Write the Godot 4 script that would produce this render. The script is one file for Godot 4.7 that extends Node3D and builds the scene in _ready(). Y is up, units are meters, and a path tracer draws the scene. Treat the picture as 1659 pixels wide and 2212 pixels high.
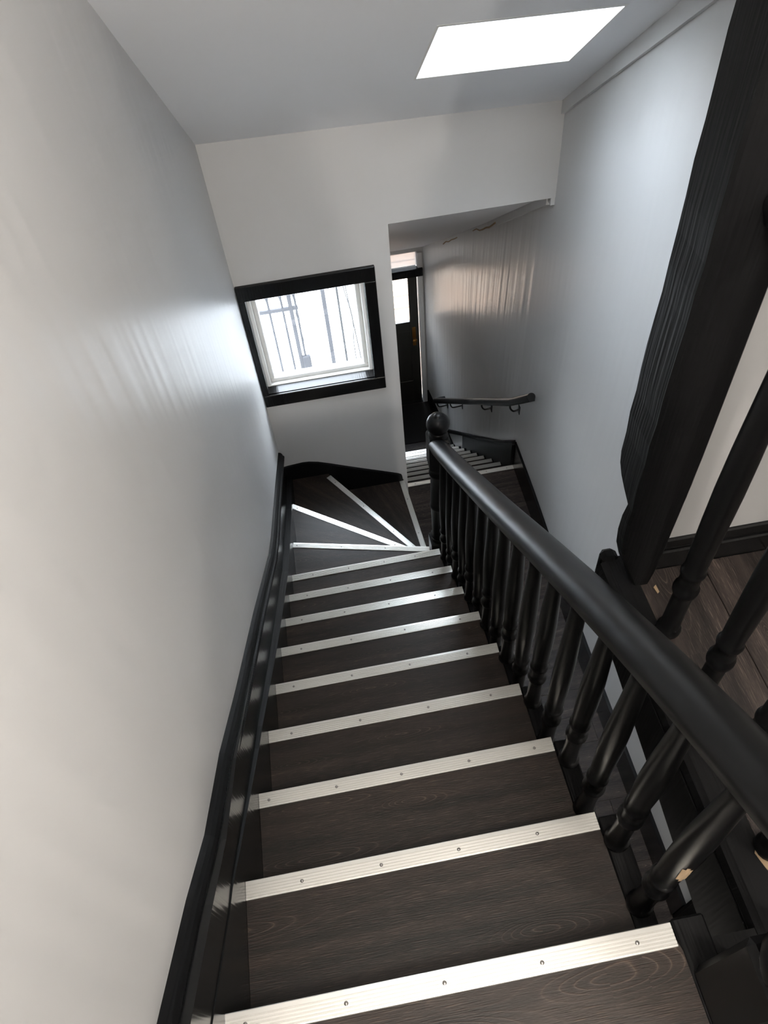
extends Node3D
# A steep winder staircase seen from the upper landing. Metres, y up. The stairs go down towards -z.
const RISE := 0.23
const RUN := 0.2834
const ZF := -3.649          # face of the window wall
const YL := -2.99           # half landing / lower corridor floor
const YF := -5.06           # foyer floor
var rng := RandomNumberGenerator.new()
var M := {}
var uvo := Vector2.ZERO     # texture offset of the piece being built
var grain := 0.0            # direction of the wood grain in plan, radians from +x
var used := {}

# ---------------------------------------------------------------- mesh helpers
func mb() -> SurfaceTool:
	var st := SurfaceTool.new()
	st.begin(Mesh.PRIMITIVE_TRIANGLES)
	st.set_smooth_group(-1)
	return st

func vert(st: SurfaceTool, p: Vector3, n: Vector3) -> void:
	n = n.normalized()
	var c := cos(grain)
	var s := sin(grain)
	var uv: Vector2
	var g := p.x * c + p.z * s
	var a := -p.x * s + p.z * c
	if absf(n.y) > 0.6:
		uv = Vector2(g / 2.0, a / 0.6)
	elif absf(n.x) > absf(n.z):
		uv = Vector2(p.z / 2.0, p.y / 0.6)
	else:
		uv = Vector2(p.x / 2.0, p.y / 0.6)
	st.set_uv(uv + uvo)
	st.add_vertex(p)

func tri(st: SurfaceTool, a: Vector3, b: Vector3, c: Vector3, n: Vector3) -> void:
	if (b - a).cross(c - a).dot(n) > 0.0:
		vert(st, a, n); vert(st, c, n); vert(st, b, n)
	else:
		vert(st, a, n); vert(st, b, n); vert(st, c, n)

func quad(st: SurfaceTool, a: Vector3, b: Vector3, c: Vector3, d: Vector3, n: Vector3) -> void:
	tri(st, a, b, c, n)
	tri(st, a, c, d, n)

# a box with chamfered edges, e is the chamfer
func box(st: SurfaceTool, lo: Vector3, hi: Vector3, e := 0.003) -> void:
	var mid := (lo + hi) / 2.0
	var h := (hi - lo) / 2.0
	e = minf(e, minf(h.x, minf(h.y, h.z)) * 0.9)
	var at := func(sx: float, sy: float, sz: float, k: int) -> Vector3:
		var v := Vector3(sx * (h.x - (0.0 if k == 0 else e)), sy * (h.y - (0.0 if k == 1 else e)), sz * (h.z - (0.0 if k == 2 else e)))
		return mid + v
	for k in 3:
		var i := (k + 1) % 3
		var j := (k + 2) % 3
		for s in [-1.0, 1.0]:
			var q: Array[Vector3] = []
			for pr in [[-1.0, -1.0], [1.0, -1.0], [1.0, 1.0], [-1.0, 1.0]]:
				var sg := [0.0, 0.0, 0.0]
				sg[k] = s; sg[i] = pr[0]; sg[j] = pr[1]
				q.append(at.call(sg[0], sg[1], sg[2], k))
			var n := Vector3.ZERO
			n[k] = s
			quad(st, q[0], q[1], q[2], q[3], n)
		if e <= 0.0:
			continue
		for a in [-1.0, 1.0]:
			for b in [-1.0, 1.0]:
				var q2: Array[Vector3] = []
				for pr in [[-1.0, i], [1.0, i], [1.0, j], [-1.0, j]]:
					var sg := [0.0, 0.0, 0.0]
					sg[k] = pr[0]; sg[i] = a; sg[j] = b
					q2.append(at.call(sg[0], sg[1], sg[2], pr[1]))
				var n2 := Vector3.ZERO
				n2[i] = a; n2[j] = b
				quad(st, q2[0], q2[1], q2[2], q2[3], n2)
	if e > 0.0:
		for sx in [-1.0, 1.0]:
			for sy in [-1.0, 1.0]:
				for sz in [-1.0, 1.0]:
					tri(st, at.call(sx, sy, sz, 0), at.call(sx, sy, sz, 1), at.call(sx, sy, sz, 2), Vector3(sx, sy, sz))

# extrude a 2D outline; to3(p, t) places it
func prism(st: SurfaceTool, poly: PackedVector2Array, to3: Callable, t0: float, t1: float) -> void:
	if Geometry2D.is_polygon_clockwise(poly):
		poly = poly.duplicate()
		poly.reverse()
	var area := 0.0
	for i in poly.size():
		area += poly[i].cross(poly[(i + 1) % poly.size()])
	var turn := 1.0 if area > 0.0 else -1.0
	var ids := Geometry2D.triangulate_polygon(poly)
	for i in range(0, ids.size(), 3):
		var a: Vector2 = poly[ids[i]]
		var b: Vector2 = poly[ids[i + 1]]
		var c: Vector2 = poly[ids[i + 2]]
		var up: Vector3 = to3.call(a, t1) - to3.call(a, t0)
		tri(st, to3.call(a, t1), to3.call(b, t1), to3.call(c, t1), up)
		tri(st, to3.call(a, t0), to3.call(b, t0), to3.call(c, t0), -up)
	for i in poly.size():
		var p: Vector2 = poly[i]
		var q: Vector2 = poly[(i + 1) % poly.size()]
		var m := (p + q) / 2.0
		var o := Vector2(q.y - p.y, p.x - q.x).normalized() * 0.001 * turn
		var n: Vector3 = to3.call(m + o, t0) - to3.call(m, t0)
		quad(st, to3.call(p, t0), to3.call(q, t0), to3.call(q, t1), to3.call(p, t1), n)

func in_plan(p: Vector2, t: float) -> Vector3: return Vector3(p.x, t, p.y)      # outline (x, z), extruded in y
func in_side(p: Vector2, t: float) -> Vector3: return Vector3(t, p.y, p.x)      # outline (z, y), extruded in x
func in_front(p: Vector2, t: float) -> Vector3: return Vector3(p.x, p.y, t)     # outline (x, y), extruded in z

# turn a profile of (radius, height) round a vertical axis at c
func lathe(st: SurfaceTool, prof: Array, c: Vector3, seg := 20, lean := Vector3.ZERO) -> void:
	st.set_smooth_group(0)
	var at := func(k: int, a: int) -> Vector3:
		var th := TAU * float(a % seg) / seg
		var h: float = prof[k][1]
		return c + Vector3(cos(th) * prof[k][0], h, sin(th) * prof[k][0]) + lean * h
	for k in prof.size() - 1:
		for a in seg:
			var p00: Vector3 = at.call(k, a)
			var p01: Vector3 = at.call(k, a + 1)
			var p10: Vector3 = at.call(k + 1, a)
			var p11: Vector3 = at.call(k + 1, a + 1)
			var th := TAU * (a + 0.5) / seg
			var dr: float = prof[k + 1][0] - prof[k][0]
			var dh: float = prof[k + 1][1] - prof[k][1]
			var n := Vector3(cos(th) * dh, -dr, sin(th) * dh)
			if n.length() < 1e-9:
				continue
			if prof[k][0] > 1e-5:
				tri(st, p00, p01, p11, n)
			if prof[k + 1][0] > 1e-5:
				tri(st, p00, p11, p10, n)
	st.set_smooth_group(-1)

# sweep a convex outline (a sideways, b up) along a path
func sweep(st: SurfaceTool, path: Array, prof: PackedVector2Array, smooth := true, sidew := Vector3.ZERO) -> void:
	if smooth:
		st.set_smooth_group(0)
	var rings: Array = []
	for i in path.size():
		var t: Vector3 = (path[mini(i + 1, path.size() - 1)] - path[maxi(i - 1, 0)]).normalized()
		var side := sidew
		if side == Vector3.ZERO:
			side = t.cross(Vector3.UP if absf(t.y) < 0.95 else Vector3.RIGHT).normalized()
		var up := side.cross(t).normalized()
		var ring: Array[Vector3] = []
		for p in prof:
			ring.append(path[i] + side * p.x + up * p.y)
		rings.append(ring)
	var mid2 := Vector2.ZERO
	for p in prof:
		mid2 += p / prof.size()
	for i in path.size() - 1:
		var n := prof.size()
		var ctr := Vector3.ZERO
		for v in rings[i]: ctr += v / (2.0 * n)
		for v in rings[i + 1]: ctr += v / (2.0 * n)
		for k in n:
			var a: Vector3 = rings[i][k]
			var b: Vector3 = rings[i][(k + 1) % n]
			var c: Vector3 = rings[i + 1][(k + 1) % n]
			var d: Vector3 = rings[i + 1][k]
			quad(st, a, b, c, d, (a + b + c + d) / 4.0 - ctr)
	st.set_smooth_group(-1)
	for e in [0, path.size() - 1]:
		var out: Vector3 = path[e] - path[1 if e == 0 else e - 1]
		var cc := Vector3.ZERO
		for v in rings[e]: cc += v / prof.size()
		for k in prof.size():
			tri(st, rings[e][k], rings[e][(k + 1) % prof.size()], cc, out)

func tube(st: SurfaceTool, path: Array, r: float, seg := 10) -> void:
	var prof := PackedVector2Array()
	for k in seg:
		prof.append(Vector2(cos(TAU * k / seg), sin(TAU * k / seg)) * r)
	sweep(st, path, prof)

func numbered(called: String) -> String:
	if not used.has(called):
		used[called] = 0
		return called
	used[called] += 1
	return "%s_%03d" % [called, used[called]]

func obj(called: String, st: SurfaceTool, m: Material, parent: Node = null) -> MeshInstance3D:
	st.generate_normals()
	var o := MeshInstance3D.new()
	o.mesh = st.commit()
	o.material_override = m
	o.cast_shadow = GeometryInstance3D.SHADOW_CASTING_SETTING_ON
	if parent == null:
		o.name = numbered(called)
		add_child(o, true)
	else:
		o.name = called
		var k := 0
		while parent.has_node(NodePath(String(o.name))):
			k += 1
			o.name = "%s_%03d" % [called, k]
		parent.add_child(o, true)
	return o

func tag(o: Node, label: String, category: String, kind := "", group := "") -> Node:
	o.set_meta("label", label)
	o.set_meta("category", category)
	if kind != "": o.set_meta("kind", kind)
	if group != "": o.set_meta("group", group)
	return o

func thing(called: String, label: String, category: String, at := Vector3.ZERO, kind := "", group := "") -> Node3D:
	var o := Node3D.new()
	o.name = numbered(called)
	o.position = at
	add_child(o, true)
	tag(o, label, category, kind, group)
	return o

# ---------------------------------------------------------------- materials
func plain(c: Color, rough: float, metal := 0.0) -> StandardMaterial3D:
	var m := StandardMaterial3D.new()
	m.albedo_color = c
	m.roughness = rough
	m.metallic = metal
	return m

func noise(seed_: int, f: float, oct := 3) -> FastNoiseLite:
	var n := FastNoiseLite.new()
	n.seed = seed_
	n.frequency = f
	n.fractal_octaves = oct
	n.noise_type = FastNoiseLite.TYPE_SIMPLEX_SMOOTH
	return n

# noise stretched along x: a small image blown up
func stretched(seed_: int, w: int, h: int, W: int, H: int, f: float, oct := 3) -> PackedByteArray:
	var n := noise(seed_, f, oct)
	var im := n.get_seamless_image(w, h, false, false, 0.15, true)
	im.convert(Image.FORMAT_L8)
	im.resize(W, H, Image.INTERPOLATE_CUBIC)
	return im.get_data()

# dark oak: 2.0 m along the grain, 0.6 m across
func wood_images() -> Array:
	var W := 2048
	var H := 768
	var pores := stretched(8, 96, H, W, H, 0.32, 3)
	var fine := stretched(14, 400, H, W, H, 0.45, 2)
	var broad := stretched(21, 24, 160, W, H, 0.06, 3)
	var wave := stretched(33, 40, 96, W, H, 0.05, 2)
	var r := RandomNumberGenerator.new()
	r.seed = 4
	# swirls round knots
	var swirl := PackedFloat32Array()
	swirl.resize(W * H)
	var mask := PackedFloat32Array()
	mask.resize(W * H)
	for k in 17:
		var cx := r.randi_range(60, W - 60)
		var cy := int(H * (k + 0.5) / 17.0)
		var a := r.randf_range(70.0, 190.0)
		var b := r.randf_range(18.0, 42.0)
		for y in range(maxi(cy - int(b * 2.6), 0), mini(cy + int(b * 2.6), H)):
			for x in range(maxi(cx - int(a * 2.6), 0), mini(cx + int(a * 2.6), W)):
				var u := (x - cx) / a
				var v := (y - cy) / b
				var g := exp(-(u * u + v * v) * (0.8 if u > 0.0 else 1.6))
				swirl[y * W + x] += g * 5.0
				mask[y * W + x] += g
	var rgb := PackedByteArray()
	rgb.resize(W * H * 3)
	var hgt := PackedByteArray()
	hgt.resize(W * H)
	for y in H:
		for x in W:
			var i := y * W + x
			var fl := y * 0.021 + wave[i] * 0.016 + swirl[i]
			var d := absf(fl - floorf(fl) - 0.5) * 2.0
			var m := minf(mask[i] * 1.7, 1.0)
			var line := d * d * d * d * d * d * (0.12 + 0.88 * m)
			var p := pores[i] / 255.0
			var dash := clampf((p - 0.60) * 4.5, 0.0, 1.0) * (1.0 - 0.7 * m)
			var groove := clampf((0.36 - p) * 4.0, 0.0, 1.0)
			var f := fine[i] / 255.0 - 0.5
			var t := clampf(0.20 + 0.46 * (broad[i] / 255.0 - 0.45) + 0.22 * f + 0.55 * dash + 0.62 * line - 0.2 * groove, 0.0, 1.0)
			rgb[i * 3] = int(27.0 + 88.0 * t)
			rgb[i * 3 + 1] = int(22.0 + 80.0 * t)
			rgb[i * 3 + 2] = int(20.0 + 75.0 * t)
			hgt[i] = int(255.0 * clampf(0.45 + 0.35 * dash + 0.4 * line - 0.4 * groove + 0.2 * f, 0.0, 1.0))
	var im := Image.create_from_data(W, H, false, Image.FORMAT_RGB8, rgb)
	var hm := Image.create_from_data(W, H, false, Image.FORMAT_L8, hgt)
	return [ImageTexture.create_from_image(im), ImageTexture.create_from_image(hm)]

func relief_image(seed_: int, fx: float, fy: float, side := 256, oct := 4) -> ImageTexture:
	var n := noise(seed_, 1.0, oct)
	var im := Image.create(side, side, false, Image.FORMAT_L8)
	for y in side:
		for x in side:
			var a := TAU * x / side
			var b := TAU * y / side
			# a torus in 4D would tile; two crossed samples are blended so that the edges meet
			var wx := absf(float(x) / side - 0.5) * 2.0
			var wy := absf(float(y) / side - 0.5) * 2.0
			var p := n.get_noise_3d(cos(a) * fx, sin(a) * fx, float(y) / side * fy)
			var q := n.get_noise_3d(cos(a) * fx, sin(a) * fx, float((y + side / 2) % side) / side * fy + 50.0)
			var h := lerpf(p, q, smoothstep(0.7, 1.0, wy))
			im.set_pixel(x, y, Color(1, 1, 1) * clampf(0.5 + 0.5 * h, 0.0, 1.0))
	return ImageTexture.create_from_image(im)

func make_materials() -> void:
	var w := wood_images()
	var wood := plain(Color(1, 1, 1), 0.46)
	wood.albedo_texture = w[0]
	wood.metallic_specular = 0.4
	wood.heightmap_enabled = true
	wood.heightmap_texture = w[1]
	wood.heightmap_scale = 0.08
	M.wood = wood
	var tread_wood_shaded := wood.duplicate()
	tread_wood_shaded.albedo_color = Color(0.74, 0.70, 0.66)  # same oak as the floors, with dimmer light on the treads tinted in
	M.tread_wood_shaded = tread_wood_shaded
	var streak := relief_image(5, 2.0, 1.4, 256, 2)
	var wall := plain(Color(0.79, 0.79, 0.79), 0.36)
	wall.metallic_specular = 0.22
	wall.heightmap_enabled = true
	wall.heightmap_texture = streak
	wall.heightmap_scale = 0.26
	wall.uv1_scale = Vector3(1.5, 0.21, 1.0)
	M.wall = wall
	var shiny := wall.duplicate()
	shiny.metallic_specular = 0.5
	shiny.roughness = 0.30
	shiny.heightmap_scale = 0.5
	M.shiny = shiny
	var ceil := wall.duplicate()
	ceil.albedo_color = Color(0.93, 0.935, 0.945)
	ceil.roughness = 0.6
	ceil.heightmap_enabled = false
	M.ceiling = ceil
	var brush := relief_image(17, 9.0, 3.0)
	var black := plain(Color(0.062, 0.063, 0.067), 0.24)
	black.metallic_specular = 0.4
	black.heightmap_enabled = true
	black.heightmap_texture = brush
	black.heightmap_scale = 0.06
	black.uv1_scale = Vector3(4.0, 0.6, 1.0)
	M.black = black
	var worn := black.duplicate()
	worn.albedo_color = Color(0.052, 0.053, 0.057)
	worn.roughness = 0.55
	worn.metallic_specular = 0.25
	worn.heightmap_scale = 0.2
	M.worn = worn
	var gloss := plain(Color(0.055, 0.056, 0.06), 0.34)
	gloss.metallic_specular = 0.32
	M.gloss = gloss
	var rail := black.duplicate()
	rail.roughness = 0.42
	rail.metallic_specular = 0.35
	rail.heightmap_enabled = false
	M.rail = rail
	M.alu = plain(Color(0.91, 0.905, 0.885), 0.33, 0.8)
	M.screw = plain(Color(0.62, 0.61, 0.6), 0.3, 0.9)
	M.white = plain(Color(0.9, 0.9, 0.89), 0.35)
	M.door = plain(Color(0.17, 0.165, 0.15), 0.35)
	M.brass = plain(Color(0.55, 0.38, 0.18), 0.35, 0.9)
	M.iron = plain(Color(0.05, 0.05, 0.055), 0.35, 0.3)
	M.mat = plain(Color(0.09, 0.085, 0.085), 0.95)
	M.fence = plain(Color(0.22, 0.22, 0.23), 0.9)
	M.fence.metallic_specular = 0.1
	M.bare = plain(Color(0.62, 0.53, 0.42), 0.85)
	M.paving = plain(Color(0.60, 0.54, 0.48), 0.9)
	M.peach = plain(Color(0.56, 0.45, 0.37), 0.9)
	M.terrace = plain(Color(0.70, 0.70, 0.70), 0.9)
	M.tile = plain(Color(0.17, 0.175, 0.2), 0.45)
	var glass := plain(Color(0.95, 0.97, 0.98, 0.06), 0.0)
	glass.transparency = BaseMaterial3D.TRANSPARENCY_ALPHA
	M.glass = glass
	var frost := plain(Color(0.93, 0.94, 0.95, 0.68), 0.25)
	frost.transparency = BaseMaterial3D.TRANSPARENCY_ALPHA
	M.frost = frost
	var lampm := plain(Color(1, 0.95, 0.88), 0.5)
	lampm.emission_enabled = true
	lampm.emission = Color(1.0, 0.95, 0.88)
	lampm.emission_energy_multiplier = 2.0
	M.lamp = lampm

# ---------------------------------------------------------------- ceiling plane
func ceil_y(x: float, z: float) -> float:
	return 2.5602 + 0.708 * z - 0.0295 * (x - 0.85)

func slope_piece(st: SurfaceTool, x0: float, x1: float, z0: float, z1: float, thick := 0.2) -> void:
	var p: Array[Vector3] = []
	for up in [0.0, thick]:
		for q in [[x0, z0], [x1, z0], [x1, z1], [x0, z1]]:
			p.append(Vector3(q[0], ceil_y(q[0], q[1]) + up, q[1]))
	quad(st, p[0], p[1], p[2], p[3], Vector3.DOWN)
	quad(st, p[4], p[5], p[6], p[7], Vector3.UP)
	for k in 4:
		var j := (k + 1) % 4
		var m := (p[k] + p[j]) / 2.0 - (p[0] + p[2]) / 2.0
		m.y = 0.0
		quad(st, p[k], p[j], p[4 + j], p[4 + k], m)

func struct_box(called: String, lo: Vector3, hi: Vector3, m: Material, label: String, category: String, e := 0.002) -> MeshInstance3D:
	var st := mb()
	box(st, lo, hi, e)
	var o := obj(called, st, m)
	tag(o, label, category, "structure")
	return o

# ---------------------------------------------------------------- stair pieces
# aluminium nosing from a to b (x, z) on a tread at height y; front is the way down
func nosing(parent: Node, a: Vector2, b: Vector2, y: float, front: Vector2, screws: Array, width := 0.039) -> void:
	var prof := PackedVector2Array()
	prof.append(Vector2(-0.004, -0.026))
	prof.append(Vector2(-0.004, 0.001))
	prof.append(Vector2(-0.0025, 0.0032))
	for g in 5:
		var d := 0.006 + g * 0.0065
		prof.append(Vector2(d, 0.0036))
		prof.append(Vector2(d + 0.001, 0.0022))
		prof.append(Vector2(d + 0.002, 0.0022))
		prof.append(Vector2(d + 0.003, 0.0036))
	prof.append(Vector2(width - 0.001, 0.0034))
	prof.append(Vector2(width, 0.0006))
	prof.append(Vector2(0.0, 0.0006))
	prof.append(Vector2(0.0, -0.026))
	var dir := (b - a).normalized()
	var len := a.distance_to(b)
	var st := mb()
	var place := func(p: Vector2, t: float) -> Vector3:
		var q := a + dir * t - front * p.x
		return Vector3(q.x, y + p.y, q.y)
	prism(st, prof, place, 0.0, len)
	var o := obj("nosing_strip", st, M.alu, parent)
	o.set_meta("label", "ribbed aluminium nosing strip")
	for s in screws:
		var q: Vector2 = a + dir * (s * len) - front * (width * 0.5)
		var sc := mb()
		lathe(sc, [[0.0042, 0.002], [0.0042, 0.0042], [0.0028, 0.0056], [0.0, 0.0060]], Vector3(q.x, y, q.y), 10)
		obj("screw", sc, M.screw, o)

func tread(parent: Node, poly: PackedVector2Array, y: float, ang: float, thick := 0.032) -> void:
	grain = ang
	uvo = Vector2(rng.randf() * 0.35, rng.randf())
	var st := mb()
	prism(st, poly, in_plan, y - thick, y)
	obj("tread", st, M.tread_wood_shaded, parent)
	grain = 0.0

func riser(parent: Node, a: Vector2, b: Vector2, back: Vector2, y0: float, y1: float) -> void:
	var st := mb()
	prism(st, PackedVector2Array([a, b, b + back * 0.016, a + back * 0.016]), in_plan, y0, y1)
	obj("riser", st, M.black, parent)

func baluster_profile(h: float) -> Array:
	return [[0.0, 0.0], [0.027, 0.0], [0.030, 0.008], [0.030, 0.02], [0.026, 0.028], [0.0235, 0.034], [0.0225, 0.10], [0.0225, 0.165], [0.024, 0.172],
		[0.0275, 0.178], [0.030, 0.188], [0.0295, 0.200], [0.025, 0.208], [0.0235, 0.214], [0.0235, 0.250], [0.0275, 0.256], [0.0285, 0.264], [0.0265, 0.271], [0.024, 0.276],
		[0.0255, lerpf(0.28, h, 0.09)], [0.0272, lerpf(0.28, h, 0.22)], [0.028, lerpf(0.28, h, 0.34)], [0.027, lerpf(0.28, h, 0.48)], [0.0245, lerpf(0.28, h, 0.63)], [0.0215, lerpf(0.28, h, 0.8)], [0.0195, lerpf(0.28, h, 0.92)], [0.019, h], [0.0, h]]

func baluster(parent: Node, at: Vector3, h: float) -> void:
	var st := mb()
	lathe(st, baluster_profile(h), at, 18)
	obj("baluster", st, M.gloss, parent)

func rail_outline(w: float, h: float) -> PackedVector2Array:
	var p := PackedVector2Array()
	p.append(Vector2(-w * 0.34, -h * 0.5))
	p.append(Vector2(w * 0.34, -h * 0.5))
	p.append(Vector2(w * 0.40, -h * 0.30))
	for k in 13:
		var a := -0.25 + (PI + 0.5) * k / 12.0
		p.append(Vector2(cos(a) * w * 0.5, h * 0.06 + sin(a) * h * 0.44))
	p.append(Vector2(-w * 0.40, -h * 0.30))
	return p

func smooth_path(pts: Array, n := 6) -> Array:
	var c := Curve3D.new()
	for i in pts.size():
		var t: Vector3 = (pts[mini(i + 1, pts.size() - 1)] - pts[maxi(i - 1, 0)]) / 6.0
		c.add_point(pts[i], -t, t)
	var out: Array = []
	var total := (pts.size() - 1) * n
	for k in total + 1:
		out.append(c.samplef(float(k) / n))
	return out

func poly_y(pts: Array, z: float) -> float:
	# height at z on a polyline of (z, y), z falling
	for i in pts.size() - 1:
		if z <= pts[i][0] and z >= pts[i + 1][0]:
			return lerpf(pts[i][1], pts[i + 1][1], (pts[i][0] - z) / (pts[i][0] - pts[i + 1][0]))
	return pts[0][1] if z > pts[0][0] else pts[pts.size() - 1][1]

# ================================================================ the scene
func _ready() -> void:
	rng.seed = 7
	# camera
	var cam := Camera3D.new()
	cam.name = "camera"
	cam.fov = rad_to_deg(2.0 * atan(1106.0 / 1600.0))
	cam.near = 0.02
	cam.far = 200.0
	cam.transform = Transform3D(Basis(Vector3(0.98405, -0.07518, 0.16120), Vector3(0.17271, 0.62055, -0.76491), Vector3(-0.04253, 0.78055, 0.62364)).orthonormalized(), Vector3(0.36265, 1.67419, 0.19358))
	add_child(cam)
	cam.current = true
	# sky and exposure
	var sky := ProceduralSkyMaterial.new()
	sky.sky_top_color = Color(0.90, 0.95, 1.0)
	sky.sky_horizon_color = Color(0.58, 0.58, 0.58)
	sky.ground_bottom_color = Color(0.75, 0.74, 0.72)
	sky.ground_horizon_color = Color(0.9, 0.9, 0.9)
	sky.sky_curve = 0.6
	sky.sky_energy_multiplier = 5.2
	sky.ground_energy_multiplier = 1.6
	sky.sun_angle_max = 0.0
	var env := Environment.new()
	env.background_mode = Environment.BG_SKY
	env.sky = Sky.new()
	env.sky.sky_material = sky
	env.tonemap_mode = Environment.TONE_MAPPER_LINEAR
	env.tonemap_exposure = 1.0
	env.sdfgi_enabled = true
	env.ssao_enabled = true
	env.ssil_enabled = true
	var we := WorldEnvironment.new()
	we.name = "world_environment"
	we.environment = env
	add_child(we)

	make_materials()
	build_shell()
	build_floors()
	build_window()
	build_skylight()
	build_front_door()
	build_upper_stairs()
	build_lower_stairs()
	build_skirting()
	build_balustrade()
	build_guard()
	build_post()
	build_wall_rail()
	build_outside()
	build_lamp()

func build_shell() -> void:
	var W: Material = M.wall
	struct_box("wall_left", Vector3(-0.27, -5.4, -3.87), Vector3(-0.09, 2.75, 5.62), W, "tall grey satin wall along the left of the stairs", "wall")
	# window wall with the window hole and the doorway down to the front door
	var st := mb()
	var z0 := ZF - 0.22
	box(st, Vector3(-0.27, -5.3, z0), Vector3(0.842, -1.70, ZF), 0.0)
	box(st, Vector3(-0.27, -1.70, z0), Vector3(-0.056, -0.92, ZF), 0.0)
	box(st, Vector3(0.678, -1.70, z0), Vector3(0.842, -0.92, ZF), 0.0)
	box(st, Vector3(-0.27, -0.92, z0), Vector3(0.842, -0.58, ZF), 0.0)
	box(st, Vector3(-0.27, -0.58, z0), Vector3(1.93, 0.25, ZF), 0.0)
	tag(obj("wall_far", st, W), "pale grey end wall with the black framed window and doorway", "wall", "structure")
	# right wall of the stairwell, running on under the upper floor
	st = mb()
	right_wall(st, -0.39, -0.86, -3.2, -0.1)
	right_wall(st, -0.86, -3.87, -3.2, 2.3)
	box(st, Vector3(1.84, -3.2, -3.87), Vector3(1.95, 2.3, -0.86), 0.0)
	quad(st, Vector3(right_x(-3.2, -0.39), -3.2, -0.39), Vector3(1.95, -3.2, -0.39), Vector3(1.95, -0.1, -0.39), Vector3(right_x(-0.1, -0.39), -0.1, -0.39), Vector3(0, 0, 1))
	tag(obj("wall_right", st, W), "smooth grey wall right of the stairwell, bright under the skylight", "wall", "structure")
	# it bows inwards towards the front door
	st = mb()
	right_wall(st, -3.87, -7.0, -5.3, -0.4)
	box(st, Vector3(1.84, -5.3, -7.04), Vector3(1.95, -0.4, -3.87), 0.0)
	tag(obj("wall_right", st, M.shiny), "bowed shiny grey wall beside the lower flight and front door", "wall", "structure")
	struct_box("wall_lower_left", Vector3(0.70, -5.3, -7.04), Vector3(0.842, -0.35, -3.75), W, "grey wall left of the lower flight, behind the doorway edge", "wall")
	struct_box("wall_partition", Vector3(1.113, -0.23, -0.90), Vector3(3.22, 2.3, -0.812), W, "off-white partition wall behind the black timber post", "wall")
	struct_box("wall_east", Vector3(3.1, -3.2, -1.0), Vector3(3.25, 2.75, 5.62), W, "grey outer wall of the upper hall", "wall")
	struct_box("wall_back", Vector3(-0.27, -5.3, 5.5), Vector3(3.25, 2.75, 5.65), W, "grey wall at the back of the upper hall", "wall")
	struct_box("trim", Vector3(1.708, -3.0, -0.392), Vector3(1.96, -0.2, -0.372), M.worn, "black strip added over the lower corridor wall end as painted shade", "trim")  # added dark board, stands in for shade on the wall end
	struct_box("wall_lamp_screen", Vector3(1.03, -0.1, 0.45), Vector3(1.15, 2.6, 5.55), W, "unseen grey wall added to screen the back lamp from the partition", "wall")  # unseen wall, added to keep the back lamp off the partition
	struct_box("wall_side_room", Vector3(1.83, -3.2, -0.52), Vector3(3.22, -0.1, -0.392), W, "grey wall of the dark side room below", "wall")
	# sloped ceiling with the skylight hole
	st = mb()
	slope_piece(st, -0.27, 0.932, -3.95, -0.1)
	slope_piece(st, 0.932, 1.588, -3.95, -3.073)
	slope_piece(st, 0.932, 1.588, -2.588, -0.1)
	slope_piece(st, 1.588, 1.95, -3.95, -0.1)
	slope_piece(st, 1.95, 3.25, -1.0, -0.1)
	tag(obj("ceiling", st, M.ceiling), "pale sloping ceiling with a bright square skylight in it", "ceiling", "structure")
	struct_box("ceiling", Vector3(-0.27, 2.46, -0.14), Vector3(3.25, 2.70, 5.65), M.ceiling, "flat ceiling of the upper hall", "ceiling")
	# boxed strip along the top of the right wall
	st = mb()
	var pr := PackedVector2Array([Vector2(-3.70, ceil_y(1.8, -3.70) + 0.05), Vector2(-3.70, ceil_y(1.8, -3.70) - 0.055), Vector2(-3.648, ceil_y(1.8, -3.648) - 0.07), Vector2(-0.9, ceil_y(1.8, -0.9) - 0.115), Vector2(-0.9, ceil_y(1.8, -0.9) + 0.05)])
	prism(st, pr, in_side, 1.792, 1.83)
	tag(obj("trim", st, W), "grey boxed strip between the right wall and sloping ceiling", "trim", "structure")
	st = mb()
	box(st, Vector3(1.787, -0.628, -3.70), Vector3(1.815, -0.578, -3.652), 0.002)
	tag(obj("trim", st, W), "short grey stub of trim below the end of the lintel", "trim", "structure")
	# soffit over the lower flight
	st = mb()
	prism(st, PackedVector2Array([Vector2(-3.72, -0.60), Vector2(-7.04, -2.905), Vector2(-7.04, -2.75), Vector2(-3.72, -0.45)]), in_side, 0.72, 1.94)
	tag(obj("ceiling", st, M.ceiling), "shadowed sloping soffit over the lower flight, behind the lintel", "ceiling", "structure")
	# ragged plaster seam where the soffit meets the right wall
	st = mb()
	prism(st, PackedVector2Array([Vector2(-3.72, -0.60), Vector2(-4.5, -1.14), Vector2(-5.4, -1.77), Vector2(-5.4, -1.84), Vector2(-4.6, -1.27), Vector2(-3.72, -0.66)]), in_side, 1.785, 1.83)
	tag(obj("trim", st, M.wall), "grey strip along the shadowed soffit edge by the right wall", "trim", "structure")
	# cracked plaster along the same edge
	st = mb()
	var cr: Array = []
	for k in 18:
		var cz := -4.75 - 0.085 * k
		cr.append(Vector3(right_x(-1.5, cz) - 0.004, -0.60 - 0.694 * (-3.72 - cz) - 0.02 - 0.035 * rng.randf(), cz))
	tube(st, cr, 0.007, 5)
	tag(obj("trim", st, M.bare), "thin ragged crack of bare plaster where soffit meets bowed wall", "crack", "structure")
	# spandrel below the stairs
	st = mb()
	prism(st, PackedVector2Array([Vector2(0.3, -0.1), Vector2(0.0, -0.30), Vector2(-2.3, -2.16), Vector2(-2.36, -2.99), Vector2(-2.36, -3.1), Vector2(0.3, -3.1)]), in_side, 0.80, 0.86)
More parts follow.
